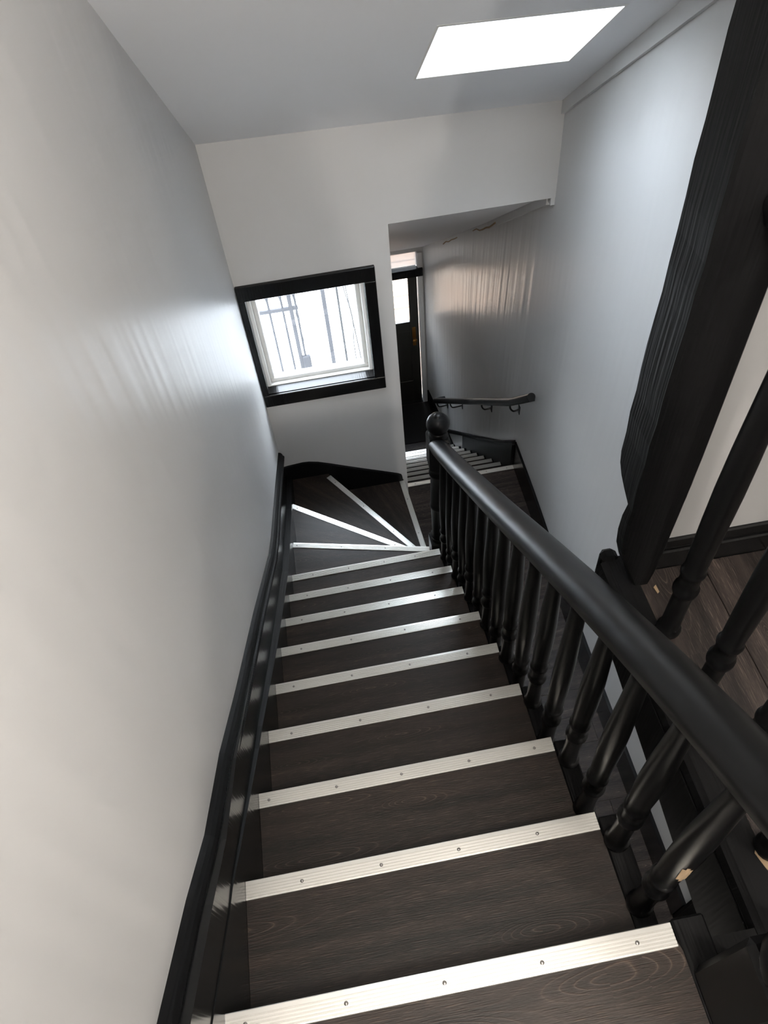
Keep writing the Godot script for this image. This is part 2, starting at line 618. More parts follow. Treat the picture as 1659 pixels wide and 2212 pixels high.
	tag(obj("wall_stair", st, W), "grey spandrel wall closing the underside of the upper flight", "wall", "structure")

# face of the right wall: it leans, and bows in towards the front door
func right_x(y: float, z: float) -> float:
	var low := poly_y([[-0.3, 1.724], [-2.0, 1.724], [-3.29, 1.762], [-3.79, 1.768], [-4.2, 1.752], [-5.2, 1.745], [-5.8, 1.72], [-6.2, 1.685], [-6.5, 1.65], [-7.0, 1.597]], z)
	var high := poly_y([[-0.3, 1.812], [-4.9, 1.812], [-5.2, 1.806], [-5.5, 1.785], [-5.8, 1.745], [-6.15, 1.70], [-6.5, 1.652], [-7.0, 1.597]], z)
	return lerpf(low, high, smoothstep(-2.8, -0.5, y))

func right_wall(st: SurfaceTool, za: float, zb: float, ya: float, yb: float) -> void:
	st.set_smooth_group(0)
	var nz := maxi(int((za - zb) / 0.12), 2)
	var ny := maxi(int((yb - ya) / 0.15), 2)
	for i in nz:
		for k in ny:
			var z0 := lerpf(za, zb, float(i) / nz)
			var z1 := lerpf(za, zb, float(i + 1) / nz)
			var y0 := lerpf(ya, yb, float(k) / ny)
			var y1 := lerpf(ya, yb, float(k + 1) / ny)
			quad(st, Vector3(right_x(y0, z0), y0, z0), Vector3(right_x(y0, z1), y0, z1), Vector3(right_x(y1, z1), y1, z1), Vector3(right_x(y1, z0), y1, z0), Vector3.LEFT)
	st.set_smooth_group(-1)

func planks(parent: Node, x0: float, x1: float, z0: float, z1: float, y: float, along_x: bool, width: float, length: float) -> void:
	var a0 := z0 if along_x else x0
	var a1 := z1 if along_x else x1
	var b0 := x0 if along_x else z0
	var b1 := x1 if along_x else z1
	var a := a0
	var row := 0
	while a < a1 - 0.005:
		var e := minf(a + width, a1)
		var b := b0 - rng.randf() * length * 0.7
		while b < b1:
			var s := maxf(b, b0)
			var f := minf(b + length, b1)
			if f - s > 0.01:
				uvo = Vector2(rng.randf() * 0.5, rng.randf())
				grain = 0.0 if along_x else PI / 2.0
				var st := mb()
				if along_x:
					box(st, Vector3(s + 0.0006, y - 0.006, a + 0.0006), Vector3(f - 0.0006, y, e - 0.0006), 0.0012)
				else:
					box(st, Vector3(a + 0.0006, y - 0.006, s + 0.0006), Vector3(e - 0.0006, y, f - 0.0006), 0.0012)
				obj("plank", st, M.wood, parent)
			b += length
		a = e
		row += 1
	grain = 0.0

func build_floors() -> void:
	# upper floor
	var st := mb()
	box(st, Vector3(1.0, -0.14, -0.86), Vector3(3.15, -0.006, 0.1), 0.0)
	box(st, Vector3(-0.2, -0.23, 0.03), Vector3(3.15, -0.006, 5.55), 0.0)
	var o := obj("floor", st, M.worn)
	tag(o, "upper hall floor of dark grey oak planks beyond the railing", "floor", "structure")
	planks(o, 1.068, 3.1, -0.795, 0.3, 0.0, false, 0.18, 1.22)
	planks(o, -0.09, 3.1, 0.3, 5.5, 0.0, false, 0.18, 1.22)
	# half landing and lower corridor
	st = mb()
	box(st, Vector3(0.72, -3.2, -3.787), Vector3(1.83, YL - 0.006, 5.55), 0.0)
	o = obj("floor", st, M.worn)
	tag(o, "dark oak landing floor seen between the stair balusters", "floor", "structure")
	planks(o, 0.845, 1.75, -3.787 + 0.04, 3.1, YL, true, 0.18, 1.22)
	nosing(o, Vector2(0.845, -3.787), Vector2(1.757, -3.787), YL, Vector2(0, -1), [0.08, 0.3, 0.52, 0.74, 0.93])
	# side room
	st = mb()
	box(st, Vector3(1.83, -3.2, -0.45), Vector3(3.2, YL - 0.006, 5.55), 0.0)
	o = obj("floor", st, M.worn)
	tag(o, "blue grey tiled floor past the end of the lower wall", "floor", "structure")
	for i in 4:
		for j in 3:
			st = mb()
			box(st, Vector3(1.832 + i * 0.32, YL - 0.006, -0.39 + j * 0.22), Vector3(1.832 + i * 0.32 + 0.317, YL - 0.001, -0.39 + j * 0.22 + 0.217), 0.001)
			obj("tile", st, M.tile, o)
	# foyer
	st = mb()
	box(st, Vector3(0.72, -5.3, -7.04), Vector3(1.9, YF - 0.006, -5.6), 0.0)
	o = obj("floor", st, M.worn)
	tag(o, "foyer floor of grey oak planks shining by the front door", "floor", "structure")
	planks(o, 0.842, 1.74, -6.92, -5.80, YF, true, 0.14, 1.22)

func build_window() -> void:
	var w := thing("window_1", "small white framed window in a wide black casing", "window", Vector3.ZERO, "structure")
	var B: Material = M.black
	var zc := ZF + 0.022
	var st := mb()
	box(st, Vector3(-0.088, -0.92, ZF - 0.005), Vector3(0.742, -0.82, zc), 0.004)
	obj("casing_head", st, B, w)
	st = mb()
	box(st, Vector3(-0.088, -1.768, ZF - 0.005), Vector3(0.742, -1.668, zc), 0.004)
	obj("casing_apron", st, B, w)
	st = mb()
	box(st, Vector3(-0.088, -1.668, ZF - 0.005), Vector3(-0.05, -0.92, zc - 0.001), 0.003)
	obj("casing_side", st, B, w)
	st = mb()
	box(st, Vector3(0.672, -1.668, ZF - 0.005), Vector3(0.742, -0.92, zc - 0.001), 0.003)
	obj("casing_side", st, B, w)
	# black reveal: sill, sides and head
	st = mb()
	box(st, Vector3(-0.055, -1.70, ZF - 0.085), Vector3(0.677, -1.668, ZF + 0.012), 0.002)
	obj("sill", st, B, w)
	st = mb()
	box(st, Vector3(-0.055, -0.925, ZF - 0.085), Vector3(0.677, -0.905, ZF), 0.001)
	obj("reveal", st, B, w)
	# white frame and sash
	for k in 2:
		var d := 0.0 if k == 0 else 0.026
		var za := ZF - 0.075 - (0.0 if k == 0 else 0.03)
		var zb := za - (0.10 if k == 0 else 0.055)
		var x0 := -0.052 + d
		var x1 := 0.674 - d
		var y0 := -1.685 + d
		var y1 := -0.915 - d
		var b := 0.026 if k == 0 else 0.03
		var nm := "frame" if k == 0 else "sash"
		st = mb()
		box(st, Vector3(x0, y0, zb), Vector3(x1, y0 + b, za), 0.004)
		box(st, Vector3(x0, y1 - b, zb), Vector3(x1, y1, za), 0.004)
		box(st, Vector3(x0, y0 + b, zb), Vector3(x0 + b, y1 - b, za), 0.004)
		box(st, Vector3(x1 - b, y0 + b, zb), Vector3(x1, y1 - b, za), 0.004)
		obj(nm, st, M.white, w)
	st = mb()
	box(st, Vector3(0.0, -1.635, ZF - 0.134), Vector3(0.622, -0.965, ZF - 0.130), 0.0)
	obj("pane", st, M.glass, w)

func build_skylight() -> void:
	var w := thing("window_2", "blown-out white skylight in the sloping ceiling", "window", Vector3.ZERO, "structure")
	# white lining of the shaft
	var st := mb()
	for q in [[0.925, 0.934, -3.085, -2.576], [1.586, 1.595, -3.085, -2.576]]:
		var p: Array[Vector3] = []
		for up in [-0.001, 0.26]:
			for c in [[q[0], q[2]], [q[1], q[2]], [q[1], q[3]], [q[0], q[3]]]:
				p.append(Vector3(c[0], ceil_y(c[0], c[1]) + up, c[1]))
		hexa(st, p)
	for q in [[0.934, 1.586, -3.085, -3.071], [0.934, 1.586, -2.590, -2.576]]:
		var p: Array[Vector3] = []
		for up in [-0.001, 0.26]:
			for c in [[q[0], q[2]], [q[1], q[2]], [q[1], q[3]], [q[0], q[3]]]:
				p.append(Vector3(c[0], ceil_y(c[0], c[1]) + up, c[1]))
		hexa(st, p)
	obj("lining", st, M.white, w)
	st = mb()
	var g: Array[Vector3] = []
	for up in [0.24, 0.246]:
		for c in [[0.934, -3.071], [1.586, -3.071], [1.586, -2.590], [0.934, -2.590]]:
			g.append(Vector3(c[0], ceil_y(c[0], c[1]) + up, c[1]))
	hexa(st, g)
	obj("pane", st, M.glass, w)

func hexa(st: SurfaceTool, p: Array[Vector3]) -> void:
	var mid := Vector3.ZERO
	for v in p: mid += v / 8.0
	for f in [[0, 1, 2, 3], [4, 5, 6, 7], [0, 1, 5, 4], [1, 2, 6, 5], [2, 3, 7, 6], [3, 0, 4, 7]]:
		quad(st, p[f[0]], p[f[1]], p[f[2]], p[f[3]], (p[f[0]] + p[f[1]] + p[f[2]] + p[f[3]]) / 4.0 - mid)

func build_front_door() -> void:
	var st := mb()
	var zf := -6.92
	box(st, Vector3(1.537, -5.3, zf - 0.12), Vector3(1.9, -2.5, zf), 0.004)
	box(st, Vector3(0.70, -5.3, zf - 0.12), Vector3(0.79, -2.5, zf), 0.0)
	box(st, Vector3(0.78, -2.868, zf - 0.12), Vector3(1.55, -2.5, zf), 0.0)
	tag(obj("wall_front", st, M.wall), "grey front wall round the dark front door", "wall", "structure")
	var d := thing("door_1", "dark front door at the foot of the lower flight", "door", Vector3(0.8, YF, zf), "structure")
	var o := Vector3(0.8, YF, zf)
	var part := func(nm: String, lo: Vector3, hi: Vector3, m: Material, e: float) -> MeshInstance3D:
		var s := mb()
		box(s, lo - o, hi - o, e)
		return obj(nm, s, m, d)
	part.call("stile", Vector3(1.425, YF + 0.008, zf - 0.055), Vector3(1.529, -3.06, zf - 0.012), M.door, 0.003)
	part.call("stile", Vector3(0.80, YF + 0.008, zf - 0.055), Vector3(0.91, -3.06, zf - 0.012), M.door, 0.003)
	part.call("top_rail", Vector3(0.91, -3.165, zf - 0.055), Vector3(1.425, -3.06, zf - 0.012), M.door, 0.003)
	part.call("middle_rail", Vector3(0.91, -3.92, zf - 0.055), Vector3(1.425, -3.785, zf - 0.012), M.door, 0.003)
	part.call("bottom_rail", Vector3(0.91, YF + 0.008, zf - 0.055), Vector3(1.425, -4.70, zf - 0.012), M.door, 0.003)
	part.call("panel", Vector3(0.905, -4.71, zf - 0.045), Vector3(1.43, -3.91, zf - 0.024), M.door, 0.002)
	part.call("pane", Vector3(0.905, -3.79, zf - 0.036), Vector3(1.43, -3.16, zf - 0.032), M.glass, 0.0)
	var plate: MeshInstance3D = part.call("lock_plate", Vector3(1.445, -4.14, zf - 0.014), Vector3(1.488, -3.87, zf - 0.008), M.brass, 0.002)
	var s := mb()
	var kn := []
	for q in [[0.009, 0.0], [0.009, 0.03], [0.022, 0.034], [0.027, 0.046], [0.024, 0.058], [0.014, 0.066], [0.0, 0.068]]:
		kn.append(q)
	lathe(s, kn, Vector3.ZERO, 16)
	var k := obj("knob", s, M.brass, plate)
	k.position = Vector3(1.466, -4.03, zf - 0.01) - o
	k.rotation.x = PI / 2.0
	part.call("head_bar", Vector3(0.79, -3.15, zf - 0.02), Vector3(1.592, -3.052, zf + 0.055), M.black, 0.006)
	part.call("transom_pane", Vector3(0.79, -3.056, zf - 0.06), Vector3(1.54, -2.866, zf - 0.04), M.frost, 0.0)
	part.call("threshold", Vector3(0.79, YF - 0.004, zf - 0.12), Vector3(1.537, YF + 0.006, zf + 0.02), M.worn, 0.002)
	# jamb beside the lock
	st = mb()
	box(st, Vector3(1.537, YF, zf - 0.03), Vector3(1.592, -2.87, zf + 0.03), 0.004)
	tag(obj("trim", st, M.wall), "narrow grey jamb on the lock side of the front door", "trim", "structure")
	# door mat
	st = mb()
	box(st, Vector3(0.86, YF, -6.88), Vector3(1.60, YF + 0.01, -6.19), 0.003)
	tag(obj("door_mat", st, M.mat), "black door mat on the foyer floor before the front door", "mat")

func build_upper_stairs() -> void:
	var s := thing("staircase", "upper flight of dark oak treads with white metal nosings and winders", "stairs")
	var fwd := Vector2(0, -1)
	# landing edge board (level 0) and straight treads 1..8
	tread(s, PackedVector2Array([Vector2(-0.04, 0.0), Vector2(0.832, 0.0), Vector2(0.90, 0.30), Vector2(-0.04, 0.30)]), 0.0, 0.0)
	nosing(s, Vector2(-0.042, 0.0), Vector2(0.836, -0.003), 0.0, fwd, [0.045, 0.265, 0.482, 0.70, 0.915])
	var scr := [[0.157, 0.38, 0.6, 0.825], [0.033, 0.26, 0.48, 0.71, 0.935], [0.09, 0.36, 0.63, 0.88], [0.08, 0.34, 0.6, 0.86], [0.1, 0.35, 0.62, 0.9], [0.09, 0.33, 0.58, 0.84], [0.11, 0.36, 0.62, 0.88], [0.14, 0.38, 0.62, 0.83]]
	var re := [0.836, 0.818, 0.82, 0.82, 0.827, 0.831, 0.825, 0.832, 0.824]
	for i in range(1, 9):
		var y := -RISE * i
		var zb := -RUN * (i - 1) + 0.03
		var zr := -RUN * i
		var r: float = re[i]
		tread(s, PackedVector2Array([Vector2(-0.04, zr), Vector2(r, zr), Vector2(r + 0.006, zb), Vector2(-0.04, zb)]), y, 0.0)
		nosing(s, Vector2(-0.04, zr), Vector2(r, zr - 0.004), y, fwd, scr[i - 1])
		riser(s, Vector2(-0.06, -RUN * (i - 1) + 0.022), Vector2(0.86, -RUN * (i - 1) + 0.022), Vector2(0, 1), y - 0.01, y + RISE - 0.03)
		# black painted return at the open end
		var st := mb()
		box(st, Vector3(r + 0.004, y - 0.034, zr + 0.004), Vector3(0.878, y - 0.002, zb), 0.004)
		obj("tread_return", st, M.worn, s)
	riser(s, Vector2(-0.06, -RUN * 8 + 0.022), Vector2(0.86, -RUN * 8 + 0.022), Vector2(0, 1), -2.08, -RISE * 8 - 0.03)
	# winders
	tread(s, PackedVector2Array([Vector2(-0.04, -2.24), Vector2(0.83, -2.24), Vector2(0.845, -2.43), Vector2(0.80, -2.459), Vector2(-0.04, -2.677)]), -2.07, 0.1)
	tread(s, PackedVector2Array([Vector2(-0.04, -2.64), Vector2(0.84, -2.42), Vector2(0.83, -2.55), Vector2(0.672, -2.663), Vector2(-0.04, -3.192)]), -2.30, 0.42)
	tread(s, PackedVector2Array([Vector2(-0.04, -3.15), Vector2(0.80, -2.53), Vector2(0.82, -2.713), Vector2(0.755, -2.814), Vector2(0.248, -3.605), Vector2(0.228, -3.648), Vector2(-0.04, -3.648)]), -2.53, 0.80)
	tread(s, PackedVector2Array([Vector2(0.205, -3.648), Vector2(0.80, -2.66), Vector2(0.875, -2.56), Vector2(0.853, -2.962), Vector2(0.809, -3.63), Vector2(0.807, -3.648)]), -2.76, 1.2)
	var edges := [
		[Vector2(-0.036, -2.675), Vector2(0.80, -2.459), -2.07, [0.03, 0.36, 0.68]],
		[Vector2(-0.036, -3.189), Vector2(0.74, -2.612), -2.30, [0.05, 0.33, 0.62, 0.84]],
		[Vector2(0.248, -3.605), Vector2(0.80, -2.744), -2.53, [0.08, 0.4, 0.72]],
		[Vector2(0.809, -3.628), Vector2(0.872, -2.66), -2.76, [0.2, 0.55, 0.8]]]
	for e in edges:
		var dir: Vector2 = (e[1] - e[0]).normalized()
		var front := Vector2(dir.y, -dir.x)
		nosing(s, e[0], e[1], e[2], front, e[3], 0.036)
		riser(s, e[0] - front * 0.022 - dir * 0.02, e[1] - front * 0.022, -front, e[2] - RISE - 0.01, e[2] - 0.03)
	# black stringer board tapering out from the wall
	var top := [[0.3, 0.30], [0.0, 0.085], [-0.185, -0.056], [-0.246, -0.094], [-0.472, -0.29], [-0.726, -0.507], [-0.831, -0.586], [-1.072, -0.792], [-1.285, -0.974], [-1.583, -1.215], [-1.812, -1.395], [-2.198, -1.688], [-2.472, -1.86], [-3.094, -2.225], [-3.48, -2.412], [-3.648, -2.508]]
	var st2 := mb()
	var st3 := mb()
	for i in top.size() - 1:
		var za: float = top[i][0]
		var zb2: float = top[i + 1][0]
		var p: Array[Vector3] = []
		for q in [[za, top[i][1]], [zb2, top[i + 1][1]]]:
			var z: float = q[0]
			var y: float = q[1]
			var xb := -0.046 - 0.032 * clampf((-z - 0.2) / 1.6, 0.0, 1.0)
			p.append_array([Vector3(-0.09, y - 0.5, z), Vector3(-0.0405, y - 0.5, z), Vector3(-0.0405, y - 0.002, z), Vector3(maxf(xb - 0.02, -0.09), y + 0.008, z)])
		var r2: Array[Vector3] = [p[0], p[1], p[2], p[3], p[4], p[5], p[6], p[7]]
		quad(st2, r2[1], r2[5], r2[6], r2[2], Vector3.RIGHT)
		quad(st3, r2[2], r2[6], r2[7], r2[3], Vector3.UP)
	obj("stringer", st2, M.black, s)
	obj("stringer_cap", st3, M.worn, s)

func build_lower_stairs() -> void:
	var s := thing("staircase", "lower flight of narrow lit nosings descending to the front door", "stairs")
	var run := 0.257
	for i in range(14, 22):
		var y := -RISE * i
		var zr := -3.787 - run * (i - 13)
		var zb := zr + run + 0.03
		var xe := 1.721 - (i - 14) * 0.003
		tread(s, PackedVector2Array([Vector2(0.842, zr), Vector2(xe + 0.004, zr), Vector2(xe + 0.004, zb), Vector2(0.842, zb)]), y, 0.0)
		nosing(s, Vector2(0.842, zr), Vector2(xe, zr), y, Vector2(0, -1), [], 0.037)
		riser(s, Vector2(0.842, zr + run + 0.022), Vector2(1.74, zr + run + 0.022), Vector2(0, 1), y - 0.01, y + RISE - 0.03)
		var st := mb()
		box(st, Vector3(xe + 0.005, y - 0.04, zr - 0.003), Vector3(1.74, y - 0.002, zb), 0.003)
		obj("tread_return", st, M.worn, s)
	riser(s, Vector2(0.842, -3.787 - run * 8 + 0.022), Vector2(1.74, -3.787 - run * 8 + 0.022), Vector2(0, 1), YF - 0.01, -RISE * 21 - 0.03)

func build_skirting() -> void:
	# skirting up the left wall with a moulding on top
	var top := [[0.5, 0.40], [0.2, 0.385], [0.011, 0.247], [-0.183, 0.10], [-0.345, -0.042], [-0.595, -0.200], [-0.887, -0.430], [-1.40, -0.812], [-2.07, -1.338], [-2.287, -1.472], [-2.936, -1.821], [-3.494, -2.134], [-3.60, -2.19]]
	var b := thing("baseboard_left", "black skirting with a ridged top moulding climbing the left wall", "skirting", Vector3.ZERO, "structure")
	var st := mb()
	for i in top.size() - 1:
		var p: Array[Vector3] = []
		for q in [top[i], top[i + 1]]:
			var z: float = q[0]
			var x := -0.043 - 0.032 * clampf((-z - 0.2) / 1.6, 0.0, 1.0)
			p.append(Vector3(x, q[1] - 0.9, z))
			p.append(Vector3(x, q[1] - 0.03, z))
			p.append(Vector3(-0.1, q[1] - 0.03, z))
		quad(st, p[0], p[3], p[4], p[1], Vector3.RIGHT)
		quad(st, p[1], p[4], p[5], p[2], Vector3.UP)
	var zl: float = top[top.size() - 1][0]
	var yl: float = top[top.size() - 1][1]
	quad(st, Vector3(-0.1, yl - 0.9, zl), Vector3(-0.075, yl - 0.9, zl), Vector3(-0.075, yl - 0.03, zl), Vector3(-0.1, yl - 0.03, zl), Vector3(0, 0, -1))
	obj("board", st, M.black, b)
	var path: Array = []
	for q in top:
		path.append(Vector3(-0.09, q[1] - 0.017, q[0]))
	st = mb()
	# outline: a is towards the room (side), b is up
	var mp := PackedVector2Array([Vector2(0.0, -0.03), Vector2(0.036, -0.03), Vector2(0.039, -0.022), Vector2(0.035, -0.014), Vector2(0.028, -0.010), Vector2(0.028, -0.003), Vector2(0.022, 0.006), Vector2(0.014, 0.013), Vector2(0.0, 0.016)])
	sweep(st, path, mp, false, Vector3.RIGHT)
	obj("moulding", st, M.worn, b)
	# skirting below the window, cut to a curve over the winders
	st = mb()
	var o := PackedVector2Array([Vector2(-0.09, -3.1), Vector2(-0.09, -2.395), Vector2(-0.05, -2.388), Vector2(0.0, -2.384), Vector2(0.06, -2.378), Vector2(0.11, -2.382), Vector2(0.18, -2.402), Vector2(0.254, -2.436), Vector2(0.36, -2.488), Vector2(0.487, -2.549), Vector2(0.64, -2.62), Vector2(0.77, -2.682), Vector2(0.795, -2.70), Vector2(0.802, -2.72), Vector2(0.804, -3.1)])
	prism(st, o, in_front, ZF - 0.005, ZF + 0.02)
	tag(obj("baseboard_far", st, M.worn), "black skirting with a curved top edge below the window", "skirting", "structure")
	# right wall: level along the corridor, then down the lower flight
	b = thing("baseboard_right", "black skirting along the foot of the right wall", "skirting", Vector3.ZERO, "structure")
	st = mb()
	prism(st, PackedVector2Array([Vector2(1.704, -0.395), Vector2(1.704, -2.0), Vector2(1.743, -3.29), Vector2(1.749, -3.80), Vector2(1.83, -3.80), Vector2(1.83, -0.395)]), in_plan, YL, -2.725)
	obj("board", st, M.black, b)
	st = mb()
	prism(st, PackedVector2Array([Vector2(-3.79, -2.718), Vector2(-4.129, -3.056), Vector2(-5.089, -3.941), Vector2(-5.5, -4.31), Vector2(-5.5, -5.1), Vector2(-3.9, -3.6), Vector2(-3.79, YL)]), in_side, 1.729, 1.80)
	obj("board", st, M.worn, b)
	st = mb()
	sweep(st, [Vector3(1.731, -2.716, -3.80), Vector3(1.731, -3.050, -4.129), Vector3(1.731, -3.935, -5.089), Vector3(1.727, -4.33, -5.53), Vector3(1.70, -4.57, -5.8), Vector3(1.665, -4.85, -6.12)], PackedVector2Array([Vector2(-0.006, -0.03), Vector2(0.03, -0.03), Vector2(0.03, 0.010), Vector2(-0.005, 0.006), Vector2(-0.003, -0.012)]), false, Vector3.RIGHT)
	obj("moulding", st, M.worn, b)
	st = mb()
	prism(st, PackedVector2Array([Vector2(1.729, -5.5), Vector2(1.705, -5.8), Vector2(1.67, -6.2), Vector2(1.632, -6.5), Vector2(1.592, -6.89), Vector2(1.70, -6.89), Vector2(1.82, -5.5)]), in_plan, YF, YF + 0.2)
	obj("board", st, M.worn, b)
	# black edge of the upper floor
	b = thing("trim_1", "thick black painted edge of the upper floor beside the stair rail", "trim", Vector3.ZERO, "structure")
	st = mb()
	var nose := PackedVector2Array([Vector2(0.986, -0.10), Vector2(0.986, -0.02), Vector2(0.994, -0.004), Vector2(1.008, 0.003), Vector2(1.068, 0.003), Vector2(1.068, -0.02), Vector2(1.01, -0.03), Vector2(1.01, -0.10)])
	prism(st, nose, in_front, -0.845, 0.075)
	prism(st, PackedVector2Array([Vector2(-0.845, -0.03), Vector2(-0.845, -0.15), Vector2(-0.62, -0.178), Vector2(-0.38, -0.222), Vector2(-0.06, -0.285), Vector2(0.46, -0.30), Vector2(0.46, -0.03)]), in_side, 0.984, 1.012)
	obj("edge_board", st, M.worn, b)
	st = mb()
	prism(st, PackedVector2Array([Vector2(1.052, -0.095), Vector2(1.071, -0.125), Vector2(1.074, -0.062), Vector2(1.067, -0.05), Vector2(1.06, -0.066)]), in_plan, 0.0005, 0.0042)
	obj("bare_wood_patch", st, M.bare, b)
	st = mb()
	prism(st, PackedVector2Array([Vector2(1.098, -0.742), Vector2(1.106, -0.748), Vector2(1.107, -0.726), Vector2(1.101, -0.722)]), in_plan, 0.0005, 0.003)
	obj("bare_wood_patch", st, M.bare, b)
	st = mb()
	box(st, Vector3(1.0, -0.09, -0.885), Vector3(1.045, 0.012, -0.84), 0.012)
	obj("edge_stub", st, M.worn, b)
	st = mb()
	box(st, Vector3(0.84, -0.14, -0.012), Vector3(0.905, 0.002, 0.30), 0.004)
	obj("corner_board", st, M.worn, b)
	# skirting on the partition
	b = thing("baseboard_hall", "black two-step skirting on the partition behind the post", "skirting", Vector3.ZERO, "structure")
	st = mb()
	box(st, Vector3(1.09, 0.0, -0.815), Vector3(3.1, 0.072, -0.795), 0.004)
	obj("board", st, M.black, b)
	st = mb()
	box(st, Vector3(1.09, 0.072, -0.815), Vector3(3.1, 0.112, -0.803), 0.004)
	obj("moulding", st, M.black, b)

func build_balustrade() -> void:
	var s := thing("stair_balustrade", "black turned balusters and broad handrail down to the ball-topped newel", "balustrade")
	var pts: Array = []
	for q in [[0.12, 0.748], [-0.2, 0.544], [-0.5, 0.330], [-0.85, 0.066], [-1.25, -0.244], [-1.7, -0.586], [-2.05, -0.848], [-2.37, -1.082]]:
		pts.append(Vector3(0.85, q[1], q[0]))
	var path := smooth_path(pts, 5)
	var st := mb()
	sweep(st, path, rail_outline(0.096, 0.074))
	obj("handrail", st, M.rail, s)
	for k in 16:
		var z := -0.08 - 0.1417 * k
		if k % 2 == 1: z += 0.002
		var lv := int(k / 2) + 1
		var y := -RISE * lv - 0.002
		var best := 0.0
		for p in path:
			if absf(p.z - z) < 0.03: best = p.y
		for i in path.size() - 1:
			if path[i].z >= z and path[i + 1].z <= z:
				best = lerpf(path[i].y, path[i + 1].y, (path[i].z - z) / (path[i].z - path[i + 1].z))
		baluster(s, Vector3(0.848 + rng.randf_range(-0.003, 0.003), y, z), best - 0.038 - y)
	# paint rubbed off the uppermost baluster
	st = mb()
	var yb0 := -RISE + 0.36
	for k in 8:
		var ya := yb0 + k * 0.0115
		for a in range(-3, 3):
			if (k == 0 or k == 7) and (a < -1 or a > 0): continue
			var t0 := 1.72 + a * 0.11 + 0.02 * k
			var t1 := t0 + 0.11
			var rr := 0.0284
			var c0 := Vector3(0.848, 0, -0.08)
			quad(st, c0 + Vector3(cos(t0) * rr, ya, sin(t0) * rr), c0 + Vector3(cos(t1) * rr, ya, sin(t1) * rr), c0 + Vector3(cos(t1) * rr, ya + 0.0115, sin(t1) * rr), c0 + Vector3(cos(t0) * rr, ya + 0.0115, sin(t0) * rr), Vector3(cos(t0), 0, sin(t0)))
	var sc := obj("scuff", st, M.bare, s.get_node("baluster"))
	sc.set_meta("label", "bare wood scuff")
	# lower newel
	var c := Vector3(0.85, YL, -2.425)
	var lean := Vector3(0.007, 0, 0.0)
	var nw := mb()
	var yb := -YL
	box(nw, Vector3(-0.052, 0.0, -0.052) + c, Vector3(0.052, yb - 1.94, 0.052) + c, 0.006)
	lathe(nw, [[0.05, 1.05], [0.05, 1.06], [0.046, 1.07], [0.053, 1.085], [0.053, 1.095], [0.044, 1.11], [0.046, 1.25], [0.049, 1.35], [0.052, 1.36], [0.054, 1.372], [0.052, 1.384], [0.049, 1.40], [0.047, 1.5], [0.045, 1.62], [0.053, 1.64], [0.054, 1.655], [0.047, 1.67], [0.052, 1.69], [0.052, 1.72]], c, 24, lean)
	box(nw, Vector3(-0.056, 1.71, -0.056) + c + lean * 1.8, Vector3(0.056, 1.93, 0.056) + c + lean * 1.8, 0.010)
	lathe(nw, [[0.05, 1.925], [0.05, 1.94], [0.042, 1.948], [0.045, 1.956], [0.03, 1.962]], c, 24, lean)
	var n := obj("newel_post", nw, M.gloss, s)
	var f := mb()
	lathe(f, [[0.03, 1.95], [0.034, 1.962], [0.046, 1.972], [0.055, 1.986], [0.0595, 2.004], [0.059, 2.022], [0.053, 2.040], [0.042, 2.055], [0.028, 2.064], [0.018, 2.067], [0.016, 2.072], [0.010, 2.075], [0.0, 2.076]], c, 28, lean)
	obj("finial", f, M.gloss, n)
	# upper newel at the corner of the landing
	var u := mb()
	box(u, Vector3(0.845, 0.0, 0.072), Vector3(0.965, 0.335, 0.19), 0.012)
	var cu := Vector3(0.905, 0.0, 0.131)
	lathe(u, [[0.058, 0.33], [0.062, 0.345], [0.066, 0.36], [0.06, 0.375], [0.05, 0.39], [0.055, 0.45], [0.052, 0.55], [0.058, 0.57], [0.05, 0.58]], cu, 24)
	box(u, Vector3(0.847, 0.575, 0.073), Vector3(0.963, 0.83, 0.189), 0.01)
	var n2 := obj("newel_post", u, M.gloss, s)
	f = mb()
	lathe(f, [[0.05, 0.825], [0.04, 0.845], [0.055, 0.87], [0.06, 0.90], [0.05, 0.935], [0.0, 0.95]], cu, 24)
	obj("finial", f, M.gloss, n2)

func build_guard() -> void:
	var s := thing("landing_balustrade", "black turned balusters guarding the edge of the upper floor", "balustrade")
	for z in [-0.617, -0.437, -0.268, -0.10, 0.07, 0.24]:
		baluster(s, Vector3(1.083, 0.002, z), 1.025)
	var st := mb()
	sweep(st, [Vector3(1.083, 1.055, -0.752), Vector3(1.083, 1.055, -0.3), Vector3(1.083, 1.055, 0.10), Vector3(1.083, 1.055, 0.40), Vector3(1.083, 1.055, 0.452)], rail_outline(0.08, 0.065))
	obj("handrail", st, M.rail, s)

